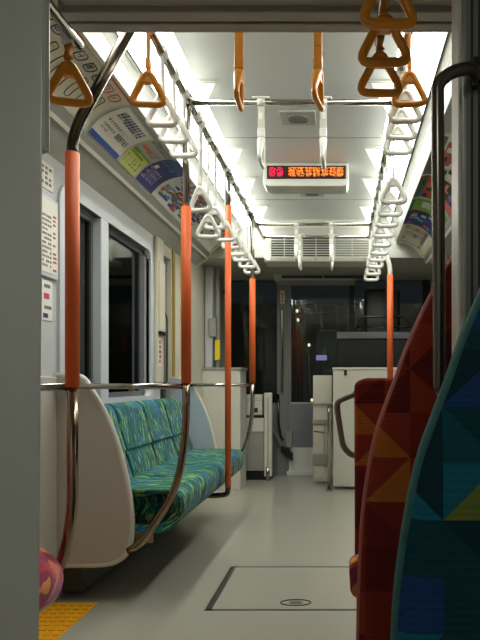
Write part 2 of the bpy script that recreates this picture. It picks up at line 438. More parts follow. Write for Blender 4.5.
# right wall with window
b = MB()
wall_box(b, YB, 2.4, 0, 2.2, 'wall_grey', XR); wall_box(b, 2.4, 5.6, 0, .95, 'wall_grey', XR); wall_box(b, 2.4, 5.6, 1.95, 2.2, 'wall_grey', XR); wall_box(b, 5.6, YF, 0, 2.2, 'wall_grey', XR)
struct(b.build('wall_right'))
b = MB(); ring_frame(b, 2.42, 5.58, .97, 1.93, .04, XR-.012, XR+.03, 'sash_grey', .05); b.box(XR-.01, XR+.03, 3.95, 4.03, .96, 1.94, 'sash_grey'); w = struct(b.build('window_2'))
MB().box(XR+.03, XR+.036, 2.41, 5.59, .96, 1.94, 'glass').build('pane').parent = w
b = MB(); b.box(XL-.1, XR+.1, YB-.08, YB, 0, 2.4, 'wall_grey'); struct(b.build('wall_back'))
b = MB()
b.box(XR-.02, XR+.07, YB, 5.2, 2.03, 2.2, 'wall_grey'); struct(b.build('trim_3'))

# ---------------------------------------------------------------- front wall
b = MB()
b.box(XL-.1, -1.24, YF, YF+.07, 0, 2.12, 'wall_dim')                # left post
b.box(-1.24, -.70, YF, YF+.07, 0, .78, 'wall_dim')
b.box(-.705, -.58, YF-.02, YF+.07, 0, 2.12, 'wall_dim', .004)        # post with handle
b.box(.12, XR+.1, YF, YF+.07, 0, .78, 'wall_dim')
b.box(.88, XR+.1, YF, YF+.07, .78, 2.12, 'black')
b.box(.10, .135, YF, YF+.07, 0, 2.12, 'black')
struct(b.build('wall_front'))
b = MB()
b.box(-.70, .14, 5.86, YF, 2.06, 2.13, 'soffit', .006)
b.box(-.62, .30, 5.852, 5.862, 2.075, 2.105, 'groove'); 
b.box(-.20, -.19, 5.848, 5.864, 2.06, 2.13, 'soffit')
struct(b.build('trim_4'))
b = MB(); b.box(-1.25, -.70, YF+.005, YF+.05, .765, .79, 'rubber'); b.box(-1.25, -1.235, YF+.005, YF+.05, .78, 2.12, 'rubber'); w = struct(b.build('window_3'))
MB().box(-1.24, -.70, YF+.02, YF+.026, .78, 2.12, 'glass').build('pane').parent = w
b = MB(); b.box(.135, .88, YF+.005, YF+.05, .765, .79, 'rubber'); w = struct(b.build('window_4'))
MB().box(.135, .88, YF+.02, YF+.026, .78, 2.12, 'glass').build('pane').parent = w
# front door leaf
b = MB()
b.box(-.58, .10, YF+.0, YF+.04, .30, .775, 'door_grey')
b.box(-.58, .10, YF-.004, YF+.04, .045, .30, 'kick_plate')
b.box(-.58, -.555, YF, YF+.04, .77, 2.12, 'door_grey'); b.box(.075, .10, YF, YF+.04, .77, 2.12, 'black'); b.box(-.56, .08, YF, YF+.04, .77, .79, 'frame_light')
d = struct(b.build('door_2'))
MB().box(-.556, .076, YF+.02, YF+.026, .785, 2.12, 'glass').build('pane').parent = d
b = MB(); b.box(-.60, .12, YF-.03, YF, 0, .045, 'kick_plate', .004); struct(b.build('trim_5'))
t = thing('grab_rail', 'vertical chrome grab rail on the post left of the front door', 'grab rail', (-.64, YF-.04, .85))
MB().tube(fillet([(-.645, YF-.02, 1.80), (-.645, YF-.07, 1.80), (-.645, YF-.07, .90), (-.645, YF-.02, .90)], .03), .012, 'steel').build('rail', t)
b = MB(); b.box(-.668, -.622, YF-.026, YF-.02, 1.86, 2.0, 'paper')
for k in range(3): b.prism([(-.657, 1.88+.035*k), (-.633, 1.88+.035*k), (-.64, 1.905+.035*k), (-.65, 1.905+.035*k)], 'y', YF-.028, YF-.025, 'red_mark')
tag(b.build('door_sticker'), 'narrow white sticker with three red marks above the front door grab rail', 'sticker')
# latch box with black wedge on the front door
t = thing('door_stay', 'grey box with a black lever low beside the front door', 'door fitting', (-.58, YF-.05, .3))
MB().box(-.60, -.535, YF-.06, YF-.005, .30, .48, 'cab_grey', .006).build('housing', t)
MB().prism([(-.65, .33), (-.655, .26), (-.53, .16), (-.525, .24), (-.58, .29)], 'y', YF-.09, YF-.06, 'black', .004).build('lever', t)
t = thing('hanging_cable', 'grey conduit running down the post beside the front door', 'conduit', (-.67, YF-.04, .3))
MB().tube(fillet([(-.69, YF-.035, .88), (-.685, YF-.035, .55), (-.66, YF-.05, .42), (-.63, YF-.05, .38)], .06), .013, 'steel_dark').build('pipe', t)
MB().tube(fillet([(-.86, 6.02, .56), (-.76, 6.08, .52), (-.70, 6.14, .44), (-.67, 6.15, .30)], .06), .012, 'steel_brushed').build('elbow_pipe', t)

# fare machine / cabinet left of the door
t = thing('fare_machine', 'cream fare machine on a cabinet left of the front door', 'fare machine', (-.92, 5.9, 0))
MB().box(-1.16, -.80, 5.84, 6.06, .10, .52, 'cab_grey', .006).box(-1.16, -.80, 5.83, 6.06, .50, .64, 'cab_white', .006).build('cabinet', t)
b = MB(); b.box(-1.16, -.82, 5.86, 6.04, .67, .88, 'cab_white', .01)
b.box(-.905, -.865, 5.853, 5.861, .70, .745, 'dark_plastic')
for i in range(12):
    for j in range(2): b.box(-1.05+.018*i, -1.04+.018*i, 5.855, 5.861, .815+.022*j, .825+.022*j, 'cab_grey')
b.build('ticket_unit', t)
MB().box(-1.16, -.8, 5.87, 6.06, .64, .67, 'dark_plastic').build('gap_plate', t)
b = MB(); b.box(-.80, -.72, 5.85, 5.90, .04, .90, 'panel_edge', .008); b.box(-.765, -.755, 5.846, 5.852, .1, .85, 'cab_grey'); b.build('end_panel', t)
b = MB(); b.box(-1.16, -.74, 5.88, 6.06, 0, .10, 'black'); b.cyl((-.76, 5.84, 0), (-.76, 5.84, .14), .018, 'steel'); b.build('plinth', t)

# white box partition behind the bench
t = thing('partition_cabinet', 'cream boxy cabinet at the far end of the green bench', 'cabinet', (-1.1, 5.4, 0))
MB().box(XL+.01, -.95, 5.33, 5.66, 0, 1.12, 'cab_white', .006).build('body', t)
MB().box(XL+.005, -.94, 5.32, 5.67, 1.12, 1.145, 'cab_grey', .006).build('top', t)
# front-left column and boxes behind pole
t = thing('mirror_column', 'grey upright column with a small grey box beside the left front window', 'column', (-1.12, 5.55, 1.14))
MB().box(-1.31, -1.24, 5.45, 5.58, 1.15, 2.12, 'wall_grey', .006).build('post', t)
MB().box(-1.225, -1.19, 5.52, 5.58, 1.15, 2.12, 'cab_grey', .006).build('rail_post', t)
MB().box(-1.27, -1.20, 5.42, 5.50, 1.44, 1.62, 'cab_grey', .008).build('box', t)
MB().box(-1.21, -1.165, 5.43, 5.445, 1.22, 1.41, 'yellow', .002).build('sticker', t)
t = thing('door_switch', 'small black and white switch unit hanging high in the left front window', 'switch unit', (-1.12, 5.6, 1.7))
MB().box(-1.16, -1.10, 5.56, 5.62, 1.86, 1.92, 'black', .005).cyl((-1.13, 5.58, 1.78), (-1.13, 5.58, 2.0), .012, 'black').build('bracket', t)
MB().box(-1.135, -1.09, 5.55, 5.6, 1.70, 1.84, 'cab_white', .008).build('case', t)

# cabinets right of the door
t = thing('driver_cabinet', 'narrow cream cabinet with ribbed lower front beside the front door', 'cabinet', (-.19, 5.6, 0))
MB().box(-.285, -.10, 5.60, 5.69, .03, 1.075, 'cab_white', .006).build('body', t)
MB().box(-.29, -.10, 5.585, 5.61, .78, .80, 'cab_grey').build('upper_trim', t)
b = MB(); b.box(-.29, -.10, 5.57, 5.61, .60, .64, 'cab_grey', .004); b.box(-.275, -.17, 5.59, 5.605, .30, .585, 'cab_white', .012); b.box(-.29, -.10, 5.58, 5.61, .20, .30, 'cab_grey', .003); b.box(-.275, -.17, 5.59, 5.605, .06, .19, 'cab_white', .01)
b.build('front_panel', t)
t = thing('driver_partition', 'large cream cabinet panel with a dark hinge in front of the driver desk', 'cabinet', (.2, 5.4, 0))
MB().box(-.085, .62, 5.33, 5.42, .03, 1.125, 'cab_white', .008).build('body', t)
MB().box(-.09, .62, 5.32, 5.43, 1.125, 1.145, 'panel_edge', .004).build('top_trim', t)
MB().box(.02, .045, 5.315, 5.33, 1.07, 1.12, 'steel_dark', .003).build('hinge', t)
t = thing('grab_rail', 'short chrome stanchion standing in front of the narrow cream cabinet', 'grab rail', (-.12, 5.3, 0))
b = MB(); b.tube(fillet([(-.12, 5.28, .012), (-.12, 5.28, .74), (-.12, 5.33, .78), (-.085, 5.34, .78)], .04), .016, 'steel'); b.cyl((-.12, 5.28, 0), (-.12, 5.28, .015), .03, 'steel'); b.tube([(-.27, 5.56, .53), (-.12, 5.28, .53)], .008, 'steel'); b.build('pole', t)
t = thing('driver_desk', 'dark driver console with a grey top behind the cream cabinet', 'console', (.25, 5.9, 0))
MB().box(-.05, .80, 5.70, 6.0, .35, 1.44, 'black', .01).build('body', t)
MB().box(-.055, .82, 5.68, 6.02, 1.44, 1.51, 'sash_grey', .01).build('top', t)
MB().box(-.17, -.05, 5.72, 5.95, 1.05, 1.13, 'black', .008).build('side_shelf', t)
b = MB(); b.tube(fillet([(.14, 5.84, 1.51), (.14, 5.84, 1.63), (.22, 5.84, 1.68), (.62, 5.84, 1.68), (.70, 5.84, 1.60), (.70, 5.84, 1.51)], .06), .012, 'steel_dark'); b.tube([(.14, 5.84, 1.57), (.70, 5.84, 1.57)], .009, 'steel_dark'); b.build('guard_rail', t)
t = thing('driver_chair', 'dark driver seat back just visible behind the console rail', 'seat', (.42, 6.05, .5))
b = MB(); b.box(.24, .62, 6.04, 6.12, .8, 2.0, 'dark_plastic', .04, 4); b.build('seat_back', t)
b = MB(); b.cyl((.43, 6.08, 0), (.43, 6.08, .85), .04, 'dark_plastic'); b.build('pedestal', t)

# outdoors beyond the glass (night)
b = MB(); b.box(-4, 5, 11.5, 11.7, -.6, 2.6, 'outside_wall'); 
tag(b.build('street_wall'), 'dim grey wall in the dark beyond the front door window', 'wall')
b = MB(); b.box(-.41, -.24, 9.0, 9.06, 1.36, 1.44, 'outdoor_lamp', .01); b.box(-.35, -.31, 9.02, 9.06, -.6, 1.36, 'dark_plastic')
tag(b.build('street_sign'), 'small pale violet lit sign seen through the front door window', 'sign')
for i, (px, py) in enumerate(((290, 308), (297, 311), (298, 320), (309, 345), (312, 400))):
    Y = 10.5; x = (px-342)*Y/570; z = 1-(py-383)*Y/570
    b = MB(); b.tube([(x, Y, z-.025), (x, Y, z+.025)], .022, 'outdoor_dot', 8); b.cyl((x, Y+.03, -.6), (x, Y+.03, z+.03), .012, 'dark_plastic', 6)
    lab = ['warm point of light beside the door frame, highest outside', 'warm point of light second highest outside', 'warm point of light just under the second one', 'lone point of light midway in the door window', 'lowest point of light by the door window sill'][i]
    tag(b.build('street_lamp'), lab, 'street lamp', 'points of light outside')

# ---------------------------------------------------------------- air conditioner, sign, vents
t = thing('air_conditioner', 'white ceiling air conditioner with three louvre grilles above the front door', 'air conditioner', (XC, 5.2, 2.08))
b = MB(); b.prism([(5.06, 2.09), (5.07, 2.08), (5.30, 2.08), (5.30, 2.43), (4.98, 2.43), (5.06, 2.31)], 'x', -.69, .30, 'ac_white', .004)
b.build('body', t)
for k, (x0, x1) in enumerate(((-.63, -.39), (-.35, -.11), (-.06, .24))):
    b = MB(); b.box(x0, x1, 5.052, 5.062, 2.12, 2.285, 'ac_dark' if k < 2 else 'cab_grey')
    b.box(x0-.008, x1+.008, 5.045, 5.06, 2.285, 2.295, 'ac_white'); b.box(x0-.008, x1+.008, 5.045, 5.06, 2.11, 2.12, 'ac_white')
    for j in range(7): b.box(x0, x1, 5.04, 5.056, 2.135+.0215*j, 2.1415+.0215*j, 'ac_white')
    for j in (0, .5, 1): b.box(x0+(x1-x0)*j-.004, x0+(x1-x0)*j+.004, 5.04, 5.056, 2.12, 2.285, 'ac_white')
    b.build('grille', t)
for x in (-.68, -.235, .2):
    MB().cyl((x, 5.062, 2.10), (x, 5.05, 2.10), .008, 'cab_grey', 10).build('screw', t)
t = thing('destination_display', 'white ceiling-hung display panel with red and orange lit dot lettering', 'display', (-.235, 3.72, 2.28))
b = MB(); b.prism([(-.51, 2.43), (-.515, 2.31), (-.50, 2.285), (-.47, 2.278), (0.0, 2.278), (.03, 2.285), (.045, 2.31), (.04, 2.43)], 'y', 3.70, 3.86, 'ac_white', .006, 3); b.build('housing', t)
b = MB(); b.box(-.487, .025, 3.692, 3.705, 2.325, 2.408, 'black'); b.box(-.482, .020, 3.690, 3.693, 2.329, 2.404, 'led_off'); b.build('screen', t)
b = MB(); d = .0052
def dots(x0, cols, m, glyphs):
    for c in range(cols):
        for r in range(9):
            if glyphs(c, r):
                x = x0+c*d; z = 2.338+r*.0066; f = b.quad([(x, 3.6885, z), (x+d*.85, 3.6885, z), (x+d*.85, 3.6885, z+.0058), (x, 3.6885, z+.0058)], m)
rd = random.Random(3)
pat = {}
def g_red(c, r):
    if c % 9 == 8: return False
    if r in (0, 8): return c % 9 in (1, 2, 3, 4, 5)
    return rd.random() < .75
def g_or(c, r):
    k = c % 10
    if k == 9: return False
    if k in (2, 6) and 1 <= r <= 7: return rd.random() < .85
    if r in (2, 5, 8): return rd.random() < .75
    return rd.random() < .36
dots(-.470, 17, 'led_red', g_red); b.build('red_text', t)
b = MB(); dots(-.345, 68, 'led_orange', g_or); b.build('orange_text', t)
def vent(x, y, w, dd, label):
    t = thing('ceiling_vent', label, 'ceiling vent', (x, y, ZC))
    MB().box(x-w/2, x+w/2, y-dd/2, y+dd/2, ZC-.012, ZC+.0, 'cove_white', .004).build('frame', t)
    b = MB(); pts = [(x+w*.3*math.cos(a*PI/12), y+dd*.30*math.sin(a*PI/12)) for a in range(24)]
    b.prism(pts, 'z', ZC-.017, ZC-.012, 'cab_grey')
    for j in range(5): b.box(x-w*.24, x+w*.24, y-dd*.22+j*dd*.1, y-dd*.20+j*dd*.1, ZC-.019, ZC-.016, 'cove_grey')
    b.build('grille', t)
vent(-.235, 3.06, .19, .16, 'square ceiling vent with an oval grille in front of the display panel')
vent(-.225, 4.28, .18, .12, 'small rectangular ceiling vent between display panel and air conditioner')

# ---------------------------------------------------------------- rails and poles
ZR, XRL, XRR = 2.27, -.69, .24
def rail(label, pts, r=.015, group='overhead strap rails', f=.05):
    b = MB(); b.tube(fillet(pts, f) if len(pts) > 2 else pts, r, 'steel', 14); return tag(b.build('strap_rail'), label, 'strap rail', group)
rail('long chrome strap rail under the left light strip', [(XRL, 1.82, ZR), (XRL, 5.02, ZR)], .016)
rail('long chrome strap rail under the right light strip', [(XRR, 1.82, ZR), (XRR, 4.98, ZR)], .016)
TB = {2.02: 'chrome cross rail nearest the low ceiling edge, carrying the two gold straps', 2.58: 'chrome cross rail carrying the nearer two white straps', 4.56: 'thin chrome cross rail in front of the air conditioner, nearer one', 4.95: 'thin chrome cross rail closest to the air conditioner'}
for y, l in TB.items(): rail(l, [(XRL+.015, y, ZR), (XRR-.015, y, ZR)], .0125)
rail('short chrome strap rail at upper left near the grey column', [(-.80, 1.0, 2.03), (-.80, 1.74, 2.03)], .014)
rail('short chrome strap rail under the low ceiling at upper right', [(.11, .9, 2.035), (.11, 1.74, 2.035)], .011)

# brackets from ceiling to the rails
def bracket(x_in, x_r, x_out, y, label):
    t = thing('rail_bracket', label, 'bracket', (x_r, y, ZR), 'white brackets holding the strap rails')
    MB().prism([(x_in, ZC-.002), (x_out, ZC-.035), (x_r-(.018 if x_in > x_r else -.018), ZR-.012), (x_r+(.018 if x_in > x_r else -.018), ZR-.012)], 'y', y-.006, y+.006, 'white_plastic', .002).build('plate', t)
    s = 1 if x_in > x_r else -1
    MB().box(min(x_in+.012*s, x_out), max(x_in+.012*s, x_out), y-.012, y-.004, ZC-.012, ZC-.002, 'cove_white').build('flange', t)
    MB().cyl((x_r, y-.025, ZR), (x_r, y+.025, ZR), .023, 'white_plastic').build('collar', t)
seq = ['nearest', 'second', 'third', 'fourth']
for i, y in enumerate((2.70, 3.45, 3.96, 4.58)):
    bracket(-.59, XRL, -.77, y, f'{seq[i]} white triangular bracket along the left strap rail')
    bracket(.13, XRR, .32, y, f'{seq[i]} white triangular bracket along the right strap rail')

def pole(label, x, y, segs, loc, collars=()):
    t = thing('grab_pole', label, 'grab pole', loc, 'orange and chrome grab poles')
    for (nm, pts, r, m, f) in segs:
        MB().tube(fillet(pts, f, 10) if len(pts) > 2 else pts, r, m, 18).build(nm, t)
    for p in collars: MB().cyl((p[0], p[1]-.03, p[2]), (p[0], p[1]+.03, p[2]), .024, 'steel').build('joint', t)
    return t
# pole 1
x, y = -.932, 1.97
pole('near left grab pole, dark orange grip, bent chrome top behind the gold strap', x, y, [
    ('upper_tube', [(x, y, 1.79), (x, y, 1.83), (x+.02, y, 1.90), (XRL-.01, y-.02, 2.255)], .018, 'steel_dark', .10),
    ('grip', [(x, y, .985), (x, y, 1.795)], .0235, 'orange_grip', 0),
    ('lower_tube', [(x, y, 1.0), (x, y, .52), (x-.06, y, .30), (x-.30, y, .20)], .019, 'steel_brown', .22),
    ('side_rail', [(x, y+.0, .985), (XL+.005, y, .985)], .0135, 'steel', 0)], (x, y, .2), [(XRL, y-.02, ZR)])
# pole 2 and 4 with their rails
def bench_pole(y, label, lower_mat, x):
    pole(label, x, y, [
        ('upper_tube', [(x, y, 1.78), (x, y, 2.10), (XRL, y, 2.26)], .0155, 'steel', .08),
        ('grip', [(x, y, 1.0), (x, y, 1.79)], .0225, 'orange_grip', 0),
        ('lower_tube', [(x, y, 1.01), (x, y, .78), (x-.04, y+.0, .52), (x-.20, y, .28), (-.96, y, .245)], .017, lower_mat, .22),
        ('side_rail', [(x, y, .985), (XL+.005, y, .985)], .0125, 'steel', 0)], (x, y, .25), [(XRL, y, ZR)])
bench_pole(2.56, 'second grab pole, beside the near end of the green bench', 'steel_brown', -.700)
bench_pole(4.33, 'farthest left grab pole, at the far end of the green bench', 'steel', -.680)
x, y = -.690, 3.45
pole('thin orange grab pole in front of the middle of the green bench', x, y, [
    ('upper_tube', [(x, y, 2.05), (x, y, 2.26)], .0155, 'steel', 0),
    ('grip', [(x, y, .37), (x, y, 2.07)], .0185, 'orange_grip', 0),
    ('lower_tube', [(x, y, .38), (x, y, .325), (x-.12, y, .315), (x-.2, y, .345)], .016, 'steel_dark', .07)], (x, y, .35), [(XRL, y+.0, ZR)])
x, y = .366, 4.33
pole('right grab pole rising behind the red seats', x, y, [
    ('upper_tube', [(x, y, 1.80), (x, y, 1.88), (x-.03, y, 1.98), (XRR+.01, y, 2.26)], .018, 'white_plastic', .08),
    ('grip', [(x, y, 1.01), (x, y, 1.82)], .0235, 'orange_grip', 0),
    ('lower_tube', [(x, y, 0), (x, y, 1.02)], .017, 'steel', 0)], (x, y, 0), [(XRR, y, ZR)])

# ---------------------------------------------------------------- strap handles
def ring_path(w=.128, h=.125, n=5):
    pts = [(0, 0), (w/2, -h), (-w/2, -h)]
    rads = [.030, .027, .027]; out = []
    for i in range(3):
        p = Vector(pts[i]); a = Vector(pts[i-1]); c = Vector(pts[(i+1) % 3])
        da, dc = (a-p).normalized(), (c-p).normalized()
        for k in range(n+1):
            t = k/n; s, e = p+da*rads[i]*1.3, p+dc*rads[i]*1.3
            out.append(s*(1-t)**2+p*2*t*(1-t)+e*t*t)
        q = p+(c-p)*.5; 
        for tt in (.3, .5, .7): out.append(p+(c-p)*tt)
    return out
def handle_proto(label, L, ring_m, strap_m, clamp='collar', w=.128, h=.125, thick=.0122, twist=False):
    t = thing('hanging_strap', label, 'strap handle', (0, 0, 0))
    base = -L+thick; top = base+h
    # ring: flattened swept triangle, deeper (wider belt loop) at the top
    P = ring_path(w, h); b = MB(); bm = bmesh.new(); rings = []; n = len(P); seg = 10
    for i in range(n):
        d = (P[(i+1) % n]-P[i-1]).normalized(); nr = Vector((-d.y, d.x)); zz = P[i].y
        dep = .010+.010*max(0, min(1, (zz+h*.75)/(h*.75)))
        rings.append([bm.verts.new((P[i].x+nr.x*math.cos(2*PI*k/seg)*thick, math.sin(2*PI*k/seg)*dep, top+P[i].y+nr.y*math.cos(2*PI*k/seg)*thick)) for k in range(seg)])
    for i in range(n):
        a, c = rings[i], rings[(i+1) % n]
        for k in range(seg): bm.faces.new((a[k], a[(k+1) % seg], c[(k+1) % seg], c[k]))
    bmesh.ops.recalc_face_normals(bm, faces=bm.faces[:]); b.merge(bm, ring_m, True)
    # small web under the apex
    b.prism([(-.022, top-.052), (.022, top-.052), (.008, top-.018), (-.008, top-.018)], 'y', -.012, .012, ring_m, .003)
    b.build('ring', t)
    b = MB()
    if twist:
        n = 26; z0, z1 = top-.01, -.012
        bm = bmesh.new(); last = None
        for i in range(n+1):
            tt = i/n; a = PI/2+math.sin(tt*PI)*2.6; z = z0+(z1-z0)*tt
            vs = [bm.verts.new((math.cos(a)*u+v*math.sin(a), math.sin(a)*u-v*math.cos(a), z)) for u, v in ((-.013, -.003), (.013, -.003), (.013, .003), (-.013, .003))]
            if last:
                for k in range(4): bm.faces.new((last[k], last[(k+1) % 4], vs[(k+1) % 4], vs[k]))
            last = vs
        b.merge(bm, strap_m, True)
    else:
        b.box(-.004, .004, -.015, .015, top-.015, -.010, strap_m, .0015)
        b.box(-.0075, .0075, -.0165, .0165, top-.004, top+.035, ring_m if ring_m == 'gold_plastic' else 'white_plastic', .003)
        zc = top+(-top)*.62
        b.box(-.0065, .0065, -.010, .010, zc-.020, zc+.010, ring_m if ring_m == 'gold_plastic' else 'white_plastic', .002)
    b.build('strap', t)
    b = MB()
    if clamp == 'collar': b.cyl((0, -.018, 0), (0, .018, 0), .021, ring_m if ring_m == 'gold_plastic' and not twist else 'white_plastic', 16)
    else:
        b.cyl((0, -.018, 0), (0, .018, 0), .019, 'white_plastic' if ring_m != 'gold_plastic' else 'gold_plastic', 16); b.box(-.02, .02, -.040, .040, .010, .020, 'white_plastic' if ring_m != 'gold_plastic' else 'gold_plastic', .004)
    b.build('clamp', t)
    return t
used = {}
def place(key, args, x, y, z, rz, label, group):
    if key not in used: o = handle_proto(label, *args); used[key] = o
    else: o = copy_tree(used[key])
    o.location = (x, y, z); o.rotation_euler = (0, 0, rz); o['label'] = label; o['group'] = group
    return o
GW = 'white strap handles on the side rails'; GG = 'gold strap handles'
def rz(): return random.uniform(-.10, .10)
ordn = ['first', 'second', 'third', 'fourth', 'fifth', 'sixth', 'seventh', 'eighth', 'ninth', 'tenth', 'eleventh', 'twelfth']
Ls = [2.19, 2.34, 2.49, 2.78, 2.94, 3.10, 3.36, 3.56, 3.74, 3.92, 4.14, 4.36]
for i, y in enumerate(Ls):
    if i < 3: place('ws', (.29, 'white_plastic', 'strap_white'), XRL, y, ZR, rz(), f'{ordn[i]} short white strap handle behind the gold one, left rail', GW)
    elif i == 4: place('wx', (.53, 'white_plastic', 'strap_white'), XRL, y, ZR, .12, 'lowest-hanging white strap handle on the left rail, past the bench pole', GW)
    else: place('wl', (.44, 'white_plastic', 'strap_white'), XRL, y, ZR, (.55 if i in (4,) else -.25 if i == 3 else rz()), f'{ordn[i-3]} long white strap handle past the bench pole, left rail', GW)
Rs = [2.16, 2.31, 2.46, 2.66, 2.86, 3.06, 3.28, 3.50, 3.72, 3.92, 4.14, 4.42, 4.66]
ordn.append('thirteenth')
for i, y in enumerate(Rs):
    if i < 3: place('ws', None, XRR, y, ZR, rz(), f'{ordn[i]} short white strap handle behind the gold one, right rail', GW)
    else: place('wl', None, XRR, y, ZR, rz(), f'{ordn[i-3]} in the run of long white strap handles, right rail', GW)
place('gs', (.29, 'gold_plastic', 'gold_strap'), XRL, 2.03, ZR, .06, 'gold triangular strap handle on the left rail before the white ones', GG)
place('gs', None, XRR, 2.03, ZR, -.08, 'gold triangular strap handle on the right rail before the white ones', GG)
place('gc', (.29, 'gold_plastic', 'gold_plastic', 'T'), XC-.14, 2.02, ZR, PI/2+.02, 'left gold strap seen edge-on hanging mid-ceiling', GG)
place('gc', None, XC+.14, 2.02, ZR, PI/2-.22, 'right gold strap seen edge-on hanging mid-ceiling', GG)
GC = 'white strap handles on the cross rails'
for y, nm in ((2.58, 'nearest white cross rail, just behind the gold straps'), (4.56, 'nearer cross rail by the air conditioner'), (4.95, 'cross rail touching the air conditioner front')):
    for sx, sd in ((-.14, 'left'), (.14, 'right')):
        place('wc', (.29, 'white_plastic', 'strap_white', 'T'), XC+sx, y, ZR, PI/2+rz()*.6, f'{sd} edge-on white strap handle on the {nm}', GC)
place('gt', (.205, 'gold_plastic', 'gold_strap', 'collar', .135, .128, .0125, True), -.815, 1.70, 2.03, .25, 'brown-gold strap handle with a twisted strap at upper left', GG)
place('gt', None, .113, 1.69, 2.03+.022, .03, 'lowest of the three stacked gold handles at upper right', GG)
place('gt', None, .108, 1.45, 2.03-.022, -.03, 'middle of the three stacked gold handles at upper right', GG)
place('gt', None, .108, 1.33, 2.03, .05, 'topmost of the three stacked gold handles, cut by the picture edge', GG)

# ---------------------------------------------------------------- bench with end panels
BY0, BY1 = 2.62, 4.29
t = thing('long_bench', 'long green wavy-patterned bench seat along the left wall', 'bench', (-1.05, 3.45, 0))
def profile_sweep(b, prof, y0, y1, m, ny=40, wob=0, pitch=.4175, v0=0, endround=.03):
    # closed profile (x,z) swept along y with softened ends and seams
    n = len(prof); cen = Vector((sum(p[0] for p in prof)/n, sum(p[1] for p in prof)/n)); bm = b.bm; i0 = b.mi(m)
    lens = [0]
    for i in range(n): lens.append(lens[-1]+(Vector(prof[(i+1) % n])-Vector(prof[i])).length)
    rows = []; ys = []
    er = endround
    for k in range(5): a = k/4*PI/2; ys.append((y0+er*(1-math.sin(a)), 1-er*(1-math.sin(a))*0-(.0), math.cos(a)*er))
    inner = [(y0+er+(y1-y0-2*er)*k/ny, 1, 0) for k in range(1, ny)]
    ys = [(y0+er*(1-math.sin(k/4*PI/2)), 1, er*(1-math.sin(PI/2*(1-(1-k/4)))) ) for k in range(5)]
    ys = []
    for k in range(5):
        a = k/4*PI/2; ys.append((y0+er*(1-math.sin(a)), er*(1-math.cos(PI/2-a))))
    ys += [(q[0], 0) for q in inner]
    for k in range(4, -1, -1):
        a = k/4*PI/2; ys.append((y1-er*(1-math.sin(a)), er*(1-math.cos(PI/2-a))))
    for (yy, ins) in ys:
        ph = ((yy-y0) % pitch)/pitch; seam = wob*(math.exp(-(ph/.045)**2)+math.exp(-((1-ph)/.045)**2))
        if yy < y0+.05 or yy > y1-.05: seam = 0
        row = []
        for p in prof:
            v = Vector(p)-cen; L = v.length; q = cen+v*((L-ins-seam)/L); row.append(bm.verts.new((q.x, yy, q.y)))
        rows.append((yy, row))
    def face(vs, uvs):
        f = bm.faces.new(vs); f.material_index = i0; f.smooth = True
        for l, u in zip(f.loops, uvs): l[b.uv].uv = u
    for (ya, A), (yb, B) in zip(rows, rows[1:]):
        for i in range(n):
            j = (i+1) % n; face((A[i], A[j], B[j], B[i]), ((ya, v0+lens[i]), (ya, v0+lens[i+1]), (yb, v0+lens[i+1]), (yb, v0+lens[i])))
    for (yy, R_) in (rows[0], rows[-1]): face(R_, [(yy+(p[0]-cen.x), p[1]) for p in prof])
def arcpts(pts, r, n=5):
    v = [Vector((p[0], p[1], 0)) for p in pts]; m = len(v); out = []
    for i in range(m):
        p, a, c = v[i], v[i-1], v[(i+1) % m]; ri = r[i] if isinstance(r, (list, tuple)) else r
        da, dc = a-p, c-p; rr = min(ri, da.length*.48, dc.length*.48); s, e = p+da.normalized()*rr, p+dc.normalized()*rr
        for k in range(n+1):
            tt = k/n; q = s*(1-tt)**2+p*2*tt*(1-tt)+e*tt*tt; out.append((q.x, q.y))
    return out
cush = arcpts([(-1.27, .50), (-.98, .507), (-.73, .500), (-.745, .36), (-.83, .30), (-1.27, .35)], [.01, .1, .10, .07, .07, .01], 7)
b = MB(); profile_sweep(b, cush, BY0, BY1, 'green_fabric', 120, .010, endround=.05); b.build('seat_cushion', t)
pit = (BY1-BY0)/4
for k in range(4):
    y0 = BY0+k*pit
    back = arcpts([(-1.30, .44), (-1.30, .87), (-1.265, .895), (-1.215, .87), (-1.155, .66), (-1.147, .645), (-1.158, .635), (-1.10, .46)], [.01, .02, .02, .03, .02, .008, .006, .03])
    b = MB(); profile_sweep(b, back, y0+.002, y0+pit-.002, 'green_fabric', 16, 0, v0=.13*k, endround=.018); b.build('backrest', t)
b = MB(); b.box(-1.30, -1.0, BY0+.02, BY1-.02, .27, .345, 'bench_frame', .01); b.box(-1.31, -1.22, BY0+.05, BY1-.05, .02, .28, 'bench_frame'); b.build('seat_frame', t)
MB().box(-.985, -.905, 2.72, 2.74, .235, .325, 'wood_tag', .006).build('heater_tag', t)
def end_panel(y, label, board='panel_beige'):
    t = thing('bench_end_panel', label, 'partition panel', (-1.1, y, .18), 'curved panels at the ends of the bench')
    raw = [(XL+.01, 1.03), (-1.19, 1.03), (-1.165, 1.01), (-1.12, .935), (-1.085, .875), (-1.05, .80), (-1.015, .70), (-.985, .58), (-.963, .46), (-.955, .36), (-.96, .28), (-.985, .215), (-1.04, .18), (-1.12, .172), (XL+.01, .172)]
    b = MB(); b.prism(raw, 'y', y, y+.022, board, .003, 2); b.build('board', t)
    path = [(p[0]+.004, y+.011, p[1]) for p in raw[:-1]]+[(XL+.01, y+.011, .17)]
    path = [(raw[0][0], y+.011, 1.034)]+[(p[0], y+.011, p[1]) for p in raw[1:-1]]+[(XL+.01, y+.011, .17)]
    b = MB(); b.tube(fillet(path, .03, 3), .0135, 'panel_edge', 10); b.build('edge_trim', t)
end_panel(2.585, 'beige curved end panel at the near end of the green bench')
end_panel(4.345, 'pale blue-grey curved end panel at the far end of the bench', 'panel_blue')

b = MB(); b.box(XL, XL+.03, 2.0, 2.583, .17, 1.03, 'panel_beige', .006); struct(b.build('trim_6'))

